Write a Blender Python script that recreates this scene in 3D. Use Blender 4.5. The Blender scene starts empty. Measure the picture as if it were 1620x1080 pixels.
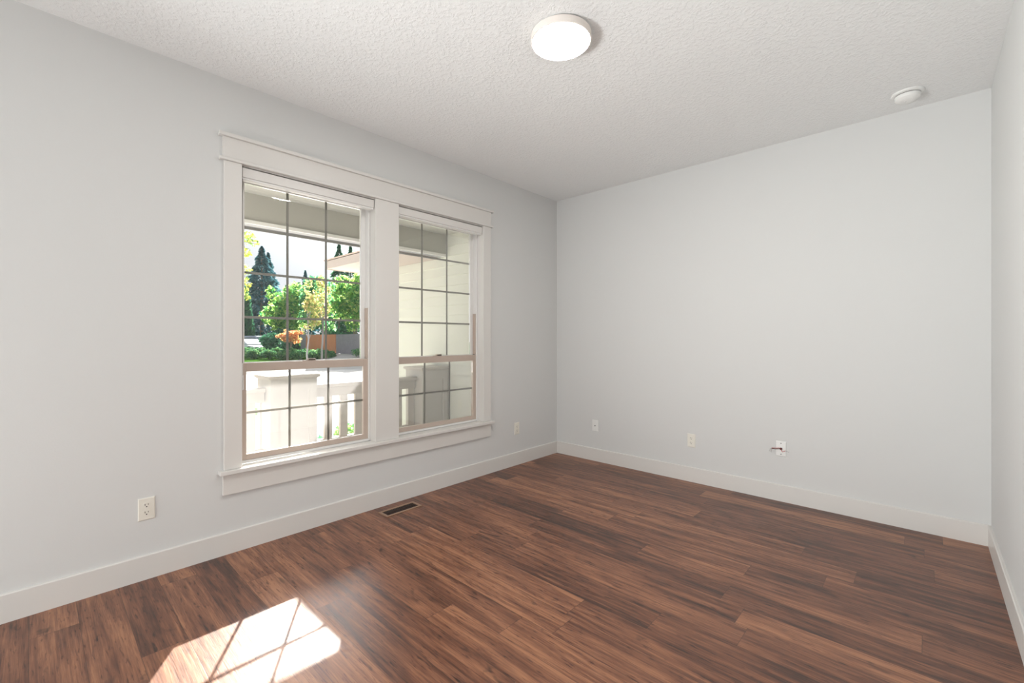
import bpy, bmesh, math, random
from mathutils import Vector, Matrix
R = math.radians
S = bpy.context.scene
COL = S.collection

# ------------------------------------------------------------------ camera
cam = bpy.data.cameras.new('camera'); co = bpy.data.objects.new('camera', cam); COL.objects.link(co)
co.location = (2.9615, -3.9042, 1.2434)
co.rotation_euler = (R(90), 0, 0.748952)
cam.sensor_width = 36.0; cam.lens = 36.0 * 704.83 / 1620.0
cam.shift_y = -4.66 / 1620.0
cam.clip_start = 0.02; cam.clip_end = 400
S.camera = co
# ------------------------------------------------------------------ sky, sun, lights, exposure
W = bpy.data.worlds.new('sky'); S.world = W; W.use_nodes = True
wn = W.node_tree.nodes; SUN_TO = Vector((-1.0, 0.62, 0.692)).normalized()
wn['Background'].inputs[0].default_value = (0.93, 0.955, 1.0, 1)
_tc = wn.new('ShaderNodeTexCoord'); _dp = wn.new('ShaderNodeVectorMath'); _dp.operation = 'DOT_PRODUCT'; _dp.inputs[1].default_value = SUN_TO
_mx = wn.new('ShaderNodeMath'); _mx.operation = 'MAXIMUM'; _mx.inputs[1].default_value = 0.0
_pw = wn.new('ShaderNodeMath'); _pw.operation = 'POWER'; _pw.inputs[1].default_value = 60.0      # bright sky around the sun
_ma = wn.new('ShaderNodeMath'); _ma.operation = 'MULTIPLY_ADD'; _ma.inputs[1].default_value = 42.0; _ma.inputs[2].default_value = 0.93
_cm = wn.new('ShaderNodeMix'); _cm.data_type = 'RGBA'; _cm.inputs['A'].default_value = (0.93, 0.955, 1.0, 1); _cm.inputs['B'].default_value = (1.0, 0.93, 0.86, 1)
_l = W.node_tree.links.new; _l(_pw.outputs[0], _cm.inputs['Factor']); _l(_cm.outputs['Result'], wn['Background'].inputs[0])
_l(_tc.outputs['Generated'], _dp.inputs[0]); _l(_dp.outputs['Value'], _mx.inputs[0]); _l(_mx.outputs[0], _pw.inputs[0]); _l(_pw.outputs[0], _ma.inputs[0]); _l(_ma.outputs[0], wn['Background'].inputs[1])
sun = bpy.data.lights.new('sun', 'SUN'); so = bpy.data.objects.new('sun', sun); COL.objects.link(so)
sun.energy = 31.0; sun.angle = R(0.55); sun.color = (1.0, 0.93, 0.84)
so.rotation_euler = SUN_TO.to_track_quat('Z', 'Y').to_euler(); so.location = (-12, 8, 12)
def area(name, loc, target, sx, sy, watt, color):
    l = bpy.data.lights.new(name, 'AREA'); l.shape = 'RECTANGLE'; l.size = sx; l.size_y = sy; l.energy = watt; l.color = color
    o = bpy.data.objects.new(name, l); COL.objects.link(o); o.location = loc
    o.rotation_euler = (Vector(loc) - Vector(target)).to_track_quat('Z', 'Y').to_euler()
    return o
# two unseen fill lights added behind the camera to brighten walls and ceiling
area('rear_fill', (1.25, -6.2, 0.5), (1.9, -2.0, 2.743), 1.8, 0.8, 57.0, (0.975, 1.0, 1.0))
fl = area('rear_left_fill', (0.4, -5.4, 0.6), (3.25, -2.1, 2.2), 0.6, 0.6, 35.0, (0.975, 1.0, 1.0)); fl.data.spread = 1.6
for nm, y0, y1 in (('left', -3.066, -2.2), ('right', -2.003, -1.119)):
    p = area('daylight_portal_' + nm, (-0.17, (y0 + y1) / 2, 1.374), (1, (y0 + y1) / 2, 1.374), y1 - y0, 1.774, 1.0, (1, 1, 1))
    p.data.cycles.is_portal = True
LAMP = 92.0
S.view_settings.view_transform = 'Standard'; S.view_settings.look = 'None'
S.view_settings.exposure = 0.0; S.view_settings.gamma = 1.0; S.view_settings.use_curve_mapping = False

# ------------------------------------------------------------------ helpers
def tag(o, label=None, cat=None, group=None, kind=None):
    if label: o['label'] = label
    if cat: o['category'] = cat
    if group: o['group'] = group
    if kind: o['kind'] = kind
    return o
def empty(name, loc=(0, 0, 0)):
    o = bpy.data.objects.new(name, None); COL.objects.link(o); o.location = loc; o.empty_display_size = 0.1
    return o
class MB:
    def __init__(s): s.v = []; s.f = []; s.m = []; s.mi = 0
    def box(s, x0, x1, y0, y1, z0, z1):
        n = len(s.v)
        x0, x1 = sorted((x0, x1)); y0, y1 = sorted((y0, y1)); z0, z1 = sorted((z0, z1))
        s.v += [(x, y, z) for x in (x0, x1) for y in (y0, y1) for z in (z0, z1)]
        for q in ((0, 1, 3, 2), (4, 6, 7, 5), (0, 4, 5, 1), (2, 3, 7, 6), (0, 2, 6, 4), (1, 5, 7, 3)):
            s.f.append(tuple(n + i for i in q)); s.m.append(s.mi)
        return s
    def poly(s, pts):
        n = len(s.v); s.v += [tuple(p) for p in pts]; s.f.append(tuple(range(n, n + len(pts)))); s.m.append(s.mi); return s
    def prism(s, pts, d):          # closed polygon extruded by vector d
        n = len(s.v); k = len(pts); d = Vector(d)
        s.v += [tuple(p) for p in pts] + [tuple(Vector(p) + d) for p in pts]
        s.f.append(tuple(range(n, n + k))[::-1]); s.f.append(tuple(range(n + k, n + 2 * k))); s.m += [s.mi] * 2
        for i in range(k):
            j = (i + 1) % k; s.f.append((n + i, n + j, n + k + j, n + k + i)); s.m.append(s.mi)
        return s
    def lathe(s, prof, seg=48, c=(0, 0, 0), rot=None):   # prof: list of (r, z)
        n = len(s.v); rot = rot or Matrix.Identity(3)
        for r, z in prof:
            for i in range(seg):
                a = 2 * math.pi * i / seg
                s.v.append(tuple(Vector(c) + rot @ Vector((r * math.cos(a), r * math.sin(a), z))))
        for j in range(len(prof) - 1):
            for i in range(seg):
                k = (i + 1) % seg
                s.f.append((n + j * seg + i, n + j * seg + k, n + (j + 1) * seg + k, n + (j + 1) * seg + i)); s.m.append(s.mi)
        for j, fl in ((0, 1), (len(prof) - 1, 0)):
            if prof[j][0] > 1e-6:
                t = tuple(n + j * seg + i for i in range(seg)); s.f.append(t[::-1] if fl else t); s.m.append(s.mi)
        return s
    def tube(s, pts, rad, seg=8):
        pts = [Vector(p) for p in pts]; n = len(s.v); k = len(pts)
        if not isinstance(rad, (list, tuple)): rad = [rad] * k
        for i, p in enumerate(pts):
            t = (pts[min(i + 1, k - 1)] - pts[max(i - 1, 0)]).normalized()
            u = t.cross(Vector((0, 0, 1)) if abs(t.z) < 0.9 else Vector((1, 0, 0))).normalized(); w = t.cross(u)
            for j in range(seg):
                a = 2 * math.pi * j / seg; s.v.append(tuple(p + (u * math.cos(a) + w * math.sin(a)) * rad[i]))
        for i in range(k - 1):
            for j in range(seg):
                q = (j + 1) % seg
                s.f.append((n + i * seg + j, n + i * seg + q, n + (i + 1) * seg + q, n + (i + 1) * seg + j)); s.m.append(s.mi)
        s.f.append(tuple(n + j for j in range(seg))[::-1]); s.f.append(tuple(n + (k - 1) * seg + j for j in range(seg))); s.m += [s.mi] * 2
        return s
    def build(s, name, mats, parent=None, bevel=0.0, smooth=False, world=True, seg=2):
        me = bpy.data.meshes.new(name); me.from_pydata(s.v, [], s.f)
        mats = mats if isinstance(mats, (list, tuple)) else [mats]
        for m in mats: me.materials.append(m)
        for p, i in zip(me.polygons, s.m): p.material_index = i
        bm = bmesh.new(); bm.from_mesh(me); bmesh.ops.recalc_face_normals(bm, faces=bm.faces); bm.to_mesh(me); bm.free()
        if smooth:
            me.polygons.foreach_set('use_smooth', [True] * len(me.polygons))
            me.set_sharp_from_angle(angle=R(35))
        me.update()
        o = bpy.data.objects.new(name, me); COL.objects.link(o)
        if parent is not None:
            o.parent = parent
            if world:
                p = parent; m = Vector((0, 0, 0))
                while p is not None: m += p.location; p = p.parent
                o.location = -m        # vertices given in world space, parents unrotated
        if bevel:
            b = o.modifiers.new('bevel', 'BEVEL'); b.width = bevel; b.segments = seg; b.limit_method = 'ANGLE'; b.angle_limit = R(40)
        return o

# ------------------------------------------------------------------ materials
def mat(name, color, rough=0.6, spec=0.5, metal=0.0, emit=None, es=0.0):
    m = bpy.data.materials.new(name); m.use_nodes = True; b = m.node_tree.nodes['Principled BSDF']
    b.inputs['Base Color'].default_value = (*color, 1); b.inputs['Roughness'].default_value = rough
    b.inputs['Specular IOR Level'].default_value = spec; b.inputs['Metallic'].default_value = metal
    if emit: b.inputs['Emission Color'].default_value = (*emit, 1); b.inputs['Emission Strength'].default_value = es
    return m
def nd(m, t, **kw):
    n = m.node_tree.nodes.new(t)
    for k, v in kw.items(): setattr(n, k, v)
    return n
def lk(m, a, b): m.node_tree.links.new(a, b)
def noisebump(m, scale, strength, dist, detail=4.0, ramp=None, vary=0.0):
    b = m.node_tree.nodes['Principled BSDF']
    tc = nd(m, 'ShaderNodeTexCoord'); n = nd(m, 'ShaderNodeTexNoise'); n.inputs['Scale'].default_value = scale; n.inputs['Detail'].default_value = detail
    lk(m, tc.outputs['Object'], n.inputs['Vector']); src = n.outputs['Fac']
    if ramp:
        r = nd(m, 'ShaderNodeValToRGB'); r.color_ramp.elements[0].position = ramp[0]; r.color_ramp.elements[1].position = ramp[1]
        lk(m, src, r.inputs[0]); src = r.outputs[0]
    bu = nd(m, 'ShaderNodeBump'); bu.inputs['Strength'].default_value = strength; bu.inputs['Distance'].default_value = dist
    lk(m, src, bu.inputs['Height']); lk(m, bu.outputs['Normal'], b.inputs['Normal'])
    if vary:
        c = b.inputs['Base Color'].default_value[:]
        mx = nd(m, 'ShaderNodeMix', data_type='RGBA'); mx.inputs['A'].default_value = c
        mx.inputs['B'].default_value = (c[0] * (1 - vary), c[1] * (1 - vary), c[2] * (1 - vary), 1)
        n2 = nd(m, 'ShaderNodeTexNoise'); n2.inputs['Scale'].default_value = scale * 0.13; lk(m, tc.outputs['Object'], n2.inputs['Vector'])
        lk(m, n2.outputs['Fac'], mx.inputs['Factor']); lk(m, mx.outputs['Result'], b.inputs['Base Color'])
    return m

M = {}
M['wall'] = noisebump(mat('wall_paint', (0.706, 0.709, 0.700), 0.75, 0.3), 150, 0.18, 0.0015, 3)
M['ceiling'] = noisebump(mat('ceiling_knockdown', (0.86, 0.865, 0.86), 0.85, 0.2), 60, 0.5, 0.003, 5, (0.46, 0.62))
M['trim'] = mat('trim_paint', (0.74, 0.72, 0.69), 0.38, 0.5)
M['vinyl'] = mat('vinyl_white', (0.80, 0.79, 0.77), 0.4)
M['taupe'] = mat('vinyl_taupe', (0.52, 0.425, 0.36), 0.42)
M['grille'] = mat('grille_bar', (0.23, 0.215, 0.19), 0.5)
M['dark'] = mat('dark_slot', (0.03, 0.025, 0.022), 0.6)
M['gap'] = mat('shadow_gap', (0.16, 0.15, 0.14), 0.8)
M['plate'] = mat('plate_almond', (0.83, 0.80, 0.72), 0.35)
M['platew'] = mat('plate_white', (0.84, 0.84, 0.82), 0.35)
M['screw'] = mat('screw', (0.12, 0.12, 0.12), 0.4, metal=0.6)
M['brass'] = mat('vent_bronze', (0.36, 0.23, 0.155), 0.42, metal=0.25)
M['plastic'] = mat('detector_plastic', (0.86, 0.86, 0.84), 0.4)
M['lampring'] = mat('lamp_ring', (0.80, 0.74, 0.69), 0.45)
M['lampglow'] = mat('lamp_diffuser', (0.9, 0.9, 0.9), 0.4, emit=(1.0, 0.965, 0.92), es=LAMP)
M['wire_red'] = mat('wire_red', (0.42, 0.03, 0.03), 0.4)
M['wire_dark'] = mat('wire_dark', (0.03, 0.02, 0.02), 0.4)
M['wire_grey'] = mat('wire_grey', (0.45, 0.44, 0.43), 0.4)
M['cord'] = mat('cord', (0.12, 0.11, 0.10), 0.8)
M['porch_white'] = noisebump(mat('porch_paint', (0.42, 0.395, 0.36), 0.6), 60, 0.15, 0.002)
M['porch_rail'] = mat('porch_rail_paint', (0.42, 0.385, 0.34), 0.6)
M['porch_ceiling'] = mat('porch_ceiling_paint', (0.55, 0.55, 0.53), 0.7)
M['beam'] = mat('beam_paint', (0.42, 0.41, 0.37), 0.7)
M['siding'] = noisebump(mat('siding_paint', (0.66, 0.67, 0.60), 0.7), 40, 0.1, 0.002)
M['soffit'] = mat('soffit_paint', (0.52, 0.45, 0.41), 0.7)
M['gutter'] = mat('gutter_and_beam_shade', (0.30, 0.30, 0.32), 0.5)
M['shingle'] = noisebump(mat('shingle', (0.62, 0.50, 0.43), 0.9), 30, 0.5, 0.01, vary=0.3)
M['concrete'] = noisebump(mat('concrete', (0.42, 0.41, 0.40), 0.85), 12, 0.3, 0.01, vary=0.12)
M['porch_slab'] = noisebump(mat('porch_slab', (0.60, 0.59, 0.57), 0.8), 12, 0.3, 0.01, vary=0.1)
M['asphalt'] = noisebump(mat('street', (0.50, 0.50, 0.50), 0.85), 15, 0.3, 0.01, vary=0.15)
M['grass'] = noisebump(mat('grass', (0.04, 0.115, 0.014), 1.0, 0.0), 25, 0.7, 0.05, vary=0.45)
M['bark'] = noisebump(mat('bark', (0.34, 0.29, 0.26), 0.9, 0.1), 20, 0.5, 0.02, vary=0.4)
M['palebark'] = mat('pale_bark', (0.36, 0.34, 0.35), 0.8, 0.1)
M['car_white'] = mat('car_white', (0.50, 0.53, 0.57), 0.25); M['car_blue'] = mat('car_blue', (0.20, 0.25, 0.33), 0.25)
M['car_glass'] = mat('car_glass', (0.10, 0.13, 0.17), 0.08); M['tyre'] = mat('tyre', (0.02, 0.02, 0.02), 0.8)
M['chrome'] = mat('chrome', (0.7, 0.72, 0.74), 0.2, metal=0.9)

def wood_floor():
    m = mat('plank_floor', (0.2, 0.1, 0.06), 0.30, 0.7); b = m.node_tree.nodes['Principled BSDF']
    def ma(op, a, bb=None, c=None):
        n = nd(m, 'ShaderNodeMath', operation=op)
        for i, q in enumerate((a, bb, c)):
            if q is None: continue
            if isinstance(q, (int, float)): n.inputs[i].default_value = q
            else: lk(m, q, n.inputs[i])
        return n.outputs[0]
    tc = nd(m, 'ShaderNodeTexCoord'); sx = nd(m, 'ShaderNodeSeparateXYZ'); lk(m, tc.outputs['Object'], sx.inputs[0])
    x, y = sx.outputs[0], sx.outputs[1]
    PW, PL = 0.15, 1.22
    ry = ma('DIVIDE', ma('ADD', y, 10.0 * PW + 0.015), PW); row = ma('FLOOR', ry)
    w1 = nd(m, 'ShaderNodeTexWhiteNoise', noise_dimensions='1D'); lk(m, row, w1.inputs['W'])
    rx = ma('ADD', ma('DIVIDE', x, PL), ma('ADD', ma('MULTIPLY', w1.outputs[0], 1.0), 5.0)); colm = ma('FLOOR', rx)
    cb = nd(m, 'ShaderNodeCombineXYZ'); lk(m, row, cb.inputs[0]); lk(m, colm, cb.inputs[1])
    w2 = nd(m, 'ShaderNodeTexWhiteNoise', noise_dimensions='2D'); lk(m, cb.outputs[0], w2.inputs['Vector'])
    rnd = w2.outputs[0]
    off = ma('MULTIPLY', rnd, 37.0)
    def noise(fx, fy, det, dist=0.0, rough=0.6, add=0.0):
        c = nd(m, 'ShaderNodeCombineXYZ'); lk(m, ma('MULTIPLY', x, fx), c.inputs[0]); lk(m, ma('MULTIPLY', y, fy), c.inputs[1]); lk(m, ma('ADD', off, add), c.inputs[2])
        n = nd(m, 'ShaderNodeTexNoise'); n.inputs['Scale'].default_value = 1.0; n.inputs['Detail'].default_value = det
        n.inputs['Roughness'].default_value = rough; n.inputs['Distortion'].default_value = dist; lk(m, c.outputs[0], n.inputs['Vector'])
        return n.outputs['Fac']
    big = noise(1.6, 13.0, 3.0, 0.6)
    mid = noise(2.6, 52.0, 6.0, 0.4, 0.65, 3.0)
    fine = noise(9.0, 240.0, 3.0, 0.1, 0.6, 7.0)
    knot = noise(5.5, 16.0, 2.0, 1.2, 0.5, 11.0)
    v = ma('ADD', ma('ADD', ma('MULTIPLY', big, 0.58), ma('MULTIPLY', mid, 0.75)), ma('ADD', ma('MULTIPLY', fine, 0.32), ma('MULTIPLY', rnd, 0.20)))
    dash = noise(15.0, 110.0, 2.0, 0.3, 0.5, 17.0)
    dr = nd(m, 'ShaderNodeMapRange'); dr.inputs['From Min'].default_value = 0.60; dr.inputs['From Max'].default_value = 0.74; dr.inputs['To Min'].default_value = 0.0; dr.inputs['To Max'].default_value = 0.20; lk(m, dash, dr.inputs['Value'])
    v = ma('SUBTRACT', ma('SUBTRACT', v, 0.365), dr.outputs[0])
    r = nd(m, 'ShaderNodeValToRGB'); lk(m, v, r.inputs[0]); e = r.color_ramp.elements
    e[0].position = 0.28; e[0].color = (0.032, 0.0135, 0.0075, 1); e[1].position = 0.76; e[1].color = (0.385, 0.172, 0.086, 1)
    for p, c in ((0.41, (0.085, 0.030, 0.0155)), (0.52, (0.165, 0.061, 0.031)), (0.63, (0.252, 0.103, 0.053))):
        q = e.new(p); q.color = (*c, 1)
    kr = nd(m, 'ShaderNodeValToRGB'); lk(m, knot, kr.inputs[0]); kr.color_ramp.elements[0].position = 0.66; kr.color_ramp.elements[1].position = 0.80
    kr.color_ramp.elements[0].color = (1, 1, 1, 1); kr.color_ramp.elements[1].color = (0.22, 0.20, 0.20, 1)
    mk = nd(m, 'ShaderNodeMix', data_type='RGBA', blend_type='MULTIPLY'); mk.inputs['Factor'].default_value = 1.0
    lk(m, r.outputs[0], mk.inputs['A']); lk(m, kr.outputs[0], mk.inputs['B'])
    fy = ma('ABSOLUTE', ma('SUBTRACT', ma('FRACT', ry), 0.5)); fx = ma('ABSOLUTE', ma('SUBTRACT', ma('FRACT', rx), 0.5))
    seam = ma('MAXIMUM', ma('GREATER_THAN', fy, 0.5 - 0.0011 / PW), ma('GREATER_THAN', fx, 0.5 - 0.0011 / PL))
    ms = nd(m, 'ShaderNodeMix', data_type='RGBA'); lk(m, ma('MULTIPLY', seam, 0.6), ms.inputs['Factor']); lk(m, mk.outputs['Result'], ms.inputs['A']); ms.inputs['B'].default_value = (0.03, 0.013, 0.009, 1)
    lk(m, ms.outputs['Result'], b.inputs['Base Color'])
    rr = ma('ADD', ma('MULTIPLY', mid, 0.14), 0.31); lk(m, rr, b.inputs['Roughness'])
    bu = nd(m, 'ShaderNodeBump'); bu.inputs['Strength'].default_value = 0.22; bu.inputs['Distance'].default_value = 0.0015
    lk(m, ma('SUBTRACT', ma('ADD', mid, fine), ma('MULTIPLY', seam, 1.5)), bu.inputs['Height']); lk(m, bu.outputs['Normal'], b.inputs['Normal'])
    return m
M['floor'] = wood_floor()

def glass():
    m = bpy.data.materials.new('window_glass'); m.use_nodes = True; nt = m.node_tree; nt.nodes.remove(nt.nodes['Principled BSDF'])
    o = nt.nodes['Material Output']; t = nd(m, 'ShaderNodeBsdfTransparent'); t.inputs[0].default_value = (0.985, 0.99, 0.985, 1)
    g = nd(m, 'ShaderNodeBsdfGlossy'); g.inputs['Roughness'].default_value = 0.0; g.inputs[0].default_value = (1, 1, 1, 1)
    f = nd(m, 'ShaderNodeFresnel'); f.inputs[0].default_value = 1.45; x = nd(m, 'ShaderNodeMixShader')
    lk(m, f.outputs[0], x.inputs[0]); lk(m, t.outputs[0], x.inputs[1]); lk(m, g.outputs[0], x.inputs[2]); lk(m, x.outputs[0], o.inputs[0])
    return m
M['glass'] = glass()
def screen():
    m = bpy.data.materials.new('insect_screen_mesh'); m.use_nodes = True; nt = m.node_tree; nt.nodes.remove(nt.nodes['Principled BSDF'])
    o = nt.nodes['Material Output']; t = nd(m, 'ShaderNodeBsdfTransparent')
    d = nd(m, 'ShaderNodeBsdfDiffuse'); d.inputs[0].default_value = (0.36, 0.37, 0.39, 1); l = nd(m, 'ShaderNodeBsdfTranslucent'); l.inputs[0].default_value = (0.36, 0.36, 0.38, 1)
    a = nd(m, 'ShaderNodeAddShader'); lk(m, d.outputs[0], a.inputs[0]); lk(m, l.outputs[0], a.inputs[1])
    x = nd(m, 'ShaderNodeMixShader'); x.inputs[0].default_value = 0.17
    lk(m, t.outputs[0], x.inputs[1]); lk(m, a.outputs[0], x.inputs[2]); lk(m, x.outputs[0], o.inputs[0])
    return m
M['screen'] = screen()
def leafmat(name, cols, trans=0.5):
    m = bpy.data.materials.new(name); m.use_nodes = True; nt = m.node_tree; nt.nodes.remove(nt.nodes['Principled BSDF'])
    o = nt.nodes['Material Output']; g = nd(m, 'ShaderNodeNewGeometry'); r = nd(m, 'ShaderNodeValToRGB'); lk(m, g.outputs['Random Per Island'], r.inputs[0])
    e = r.color_ramp.elements; e[0].color = (*cols[0], 1); e[1].color = (*cols[-1], 1)
    for i, c in enumerate(cols[1:-1]): q = e.new((i + 1) / (len(cols) - 1)); q.color = (*c, 1)
    d = nd(m, 'ShaderNodeBsdfDiffuse'); l = nd(m, 'ShaderNodeBsdfTranslucent'); lk(m, r.outputs[0], d.inputs[0]); lk(m, r.outputs[0], l.inputs[0])
    x = nd(m, 'ShaderNodeMixShader'); x.inputs[0].default_value = trans; lk(m, d.outputs[0], x.inputs[1]); lk(m, l.outputs[0], x.inputs[2]); lk(m, x.outputs[0], o.inputs[0])
    return m
L = dict(
    green=leafmat('leaf_green', [(0.04, 0.17, 0.10), (0.09, 0.36, 0.20), (0.20, 0.48, 0.18), (0.48, 0.68, 0.30)], 0.62),
    lime=leafmat('leaf_lime', [(0.05, 0.22, 0.09), (0.16, 0.42, 0.10), (0.34, 0.55, 0.14), (0.70, 0.80, 0.32)], 0.66),
    yellow=leafmat('leaf_yellow', [(0.12, 0.26, 0.10), (0.40, 0.48, 0.14), (0.66, 0.60, 0.25), (0.70, 0.45, 0.28)], 0.55),
    yellow2=leafmat('leaf_yellow_green', [(0.09, 0.20, 0.05), (0.24, 0.34, 0.05), (0.45, 0.46, 0.07), (0.50, 0.50, 0.25)], 0.5),
    orange=leafmat('leaf_orange', [(0.50, 0.20, 0.13), (0.75, 0.34, 0.18), (0.80, 0.50, 0.28), (0.72, 0.62, 0.20)], 0.55),
    dark=leafmat('leaf_dark', [(0.03, 0.11, 0.07), (0.05, 0.18, 0.11), (0.09, 0.26, 0.13)], 0.3),
    blue=leafmat('leaf_blue', [(0.04, 0.12, 0.16), (0.08, 0.20, 0.25), (0.16, 0.34, 0.36)], 0.3),
    shrub=leafmat('leaf_shrub', [(0.05, 0.16, 0.09), (0.10, 0.27, 0.12), (0.24, 0.42, 0.16)], 0.35),
)

# ------------------------------------------------------------------ room shell
H = 2.743; WX = 3.247; YB = -6.4
tag(MB().box(-0.15, WX + 0.1, YB - 0.1, 0.12, -0.06, 0).build('floor', M['floor']), 'dark reddish brown wood plank floor running away from the window wall', kind='structure')
tag(MB().box(-0.15, WX + 0.1, YB - 0.1, 0.12, H, H + 0.1).build('ceiling', M['ceiling']), 'white knockdown textured ceiling', kind='structure')
OY = ((-3.066, -2.200), (-2.003, -1.119)); Z0, Z1 = 0.487, 2.262; g = 0.014
w = MB()
w.box(-0.15, 0, YB, 0.12, 0, Z0 - g).box(-0.15, 0, YB, 0.12, Z1 + g, H)
w.box(-0.15, 0, YB, OY[0][0] - g, Z0 - g, Z1 + g).box(-0.15, 0, OY[0][1] + g, OY[1][0] - g, Z0 - g, Z1 + g).box(-0.15, 0, OY[1][1] + g, 0.12, Z0 - g, Z1 + g)
tag(w.build('wall_left', M['wall']), 'pale grey wall around the double window', kind='structure')
tag(MB().box(0, WX + 0.1, 0, 0.12, 0, H).build('wall_far', M['wall']), 'pale grey far wall with three low wall plates', kind='structure')
tag(MB().box(WX, WX + 0.1, YB, 0, 0, H).build('wall_right', M['wall']), 'pale wall at the right edge', kind='structure')
tag(MB().box(0, WX, YB - 0.1, YB, 0, H).build('wall_near', M['wall']), kind='structure')
BH, BT = 0.1262, 0.014
def baseboard(name, p0, p1, n):     # p0->p1 along the wall, n = inward normal
    p0 = Vector((*p0, 0)); p1 = Vector((*p1, 0)); n = Vector((*n, 0))
    pr = [(0, 0.0), (BT, 0.0), (BT, BH - 0.004), (BT - 0.004, BH), (0, BH)]
    b = MB(); b.prism([tuple(p0 + n * a + Vector((0, 0, z))) for a, z in pr], p1 - p0)
    return tag(b.build(name, M['trim']), kind='structure')
baseboard('baseboard_left', (0, YB), (0, 0), (1, 0)); baseboard('baseboard_far', (BT, 0), (WX - BT, 0), (0, -1)); baseboard('baseboard_right', (WX, YB), (WX, 0), (-1, 0))

# ------------------------------------------------------------------ window trim
tr = empty('trim_1', (0.0, -2.09, 0.34)); tag(tr, 'off white craftsman casing around the double window', kind='structure')
MB().box(0, 0.020, -3.1645, -1.0225, 2.285, 2.404).build('head_board', M['trim'], tr, 0.0015)
MB().box(0, 0.036, -3.186, -0.998, 2.404, 2.425).build('head_cap', M['trim'], tr, 0.003)
MB().box(0, 0.030, -3.183, -1.000, 2.268, 2.2855).build('head_bead', M['trim'], tr, 0.004)
for a, b in ((-3.159, -3.066), (-2.200, -2.003), (-1.119, -1.0225)):
    MB().box(0, 0.019, a, b, 0.487, 2.268).build('side_casing', M['trim'], tr, 0.003)
MB().box(-0.058, 0.046, -3.183, -0.998, 0.462, 0.487).build('stool', M['trim'], tr, 0.004)
MB().box(0, 0.019, -3.1645, -1.0225, 0.343, 0.462).build('apron', M['trim'], tr, 0.002)
for (a, b) in OY:
    j = MB().box(-0.150, 0.0005, a - 0.012, a, Z0, Z1).box(-0.150, 0.0005, b, b + 0.012, Z0, Z1).box(-0.150, 0.0005, a - 0.012, b + 0.012, Z1, Z1 + 0.012)
    j.build('jamb', M['trim'], tr)

# ------------------------------------------------------------------ windows (single hung, 3x4 over 3x2 grilles)
def frame_boxes(y0, y1, z0, z1, sl, sr, sb, st, x0, x1):
    return MB().box(x0, x1, y0, y0 + sl, z0, z1).box(x0, x1, y1 - sr, y1, z0, z1).box(x0, x1, y0 + sl, y1 - sr, z0, z0 + sb).box(x0, x1, y0 + sl, y1 - sr, z1 - st, z1)
def window(name, y0, y1, label):
    wd = empty(name, (-0.09, (y0 + y1) / 2, Z0)); tag(wd, label, kind='structure')
    frame_boxes(y0 + 0.001, y1 - 0.001, Z0 + 0.001, Z1 - 0.001, 0.012, 0.012, 0.016, 0.03, -0.140, -0.060).build('window_frame', M['vinyl'], wd, 0.001)
    a, b = y0 + 0.013, y1 - 0.013
    # upper sash (further out)
    us = frame_boxes(a, b, 1.062, Z1 - 0.032, 0.034, 0.034, 0.036, 0.030, -0.130, -0.106).build('upper_sash', M['vinyl'], wd, 0.001)
    ya, yb, za, zb = a + 0.034, b - 0.034, 1.098, Z1 - 0.062
    MB().box(-0.120, -0.116, ya + 0.001, yb - 0.001, za + 0.001, zb - 0.001).build('pane', M['glass'], us)
    gr = MB(); h = 0.0075
    for k in (1, 2):
        y = ya + (yb - ya) * k / 3; gr.box(-0.1225, -0.1205, y - h, y + h, za + 0.001, zb - 0.001)
    for k in (1, 2, 3):
        z = za + 0.2765 * k + 0.0015; gr.box(-0.1245, -0.1226, ya + 0.001, yb - 0.001, z - h, z + h)
    gr.build('grille', M['grille'], us)
    # lower sash (inner)
    ls = frame_boxes(a, b, Z0 + 0.018, 1.094, 0.034, 0.034, 0.034, 0.052, -0.095, -0.068).build('lower_sash', M['taupe'], wd, 0.0015)
    za, zb = Z0 + 0.052, 1.042
    MB().box(-0.083, -0.079, ya + 0.001, yb - 0.001, za + 0.001, zb - 0.001).build('pane', M['glass'], ls)
    gr = MB()
    for k in (1, 2):
        y = ya + (yb - ya) * k / 3; gr.box(-0.0855, -0.0835, y - h, y + h, za + 0.001, zb - 0.001)
    z = (za + zb) / 2; gr.box(-0.0875, -0.0856, ya + 0.001, yb - 0.001, z - h, z + h)
    gr.build('grille', M['grille'], ls)
    lc = MB(); yc = (y0 + y1) / 2
    lc.box(-0.092, -0.072, yc - 0.045, yc + 0.040, 1.094, 1.099); lc.box(-0.088, -0.070, yc - 0.018, yc + 0.036, 1.099, 1.110)
    lc.build('sash_lock', M['taupe'], ls, 0.002)
    lv = MB().box(-0.078, -0.0655, yc - 0.012, yc + 0.030, 1.1005, 1.107); lv.build('lock_lever', M['dark'], ls)
    MB().box(-0.104, -0.070, y1 - 0.020, y1 - 0.0135, 1.098, 1.47).build('track_cover', M['taupe'], wd)
    MB().box(-0.104, -0.070, y0 + 0.0135, y0 + 0.020, 1.098, 1.47).build('track_cover', M['taupe'], wd)
    MB().poly([(-0.137, a + 0.002, Z0 + 0.02), (-0.137, b - 0.002, Z0 + 0.02), (-0.137, b - 0.002, 1.07), (-0.137, a + 0.002, 1.07)]).build('insect_screen', M['screen'], wd)
window('window_1', *OY[0], 'left single hung window with grilles, looking onto street and trees')
window('window_2', *OY[1], 'right single hung window with grilles, looking onto pale lap siding')

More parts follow.
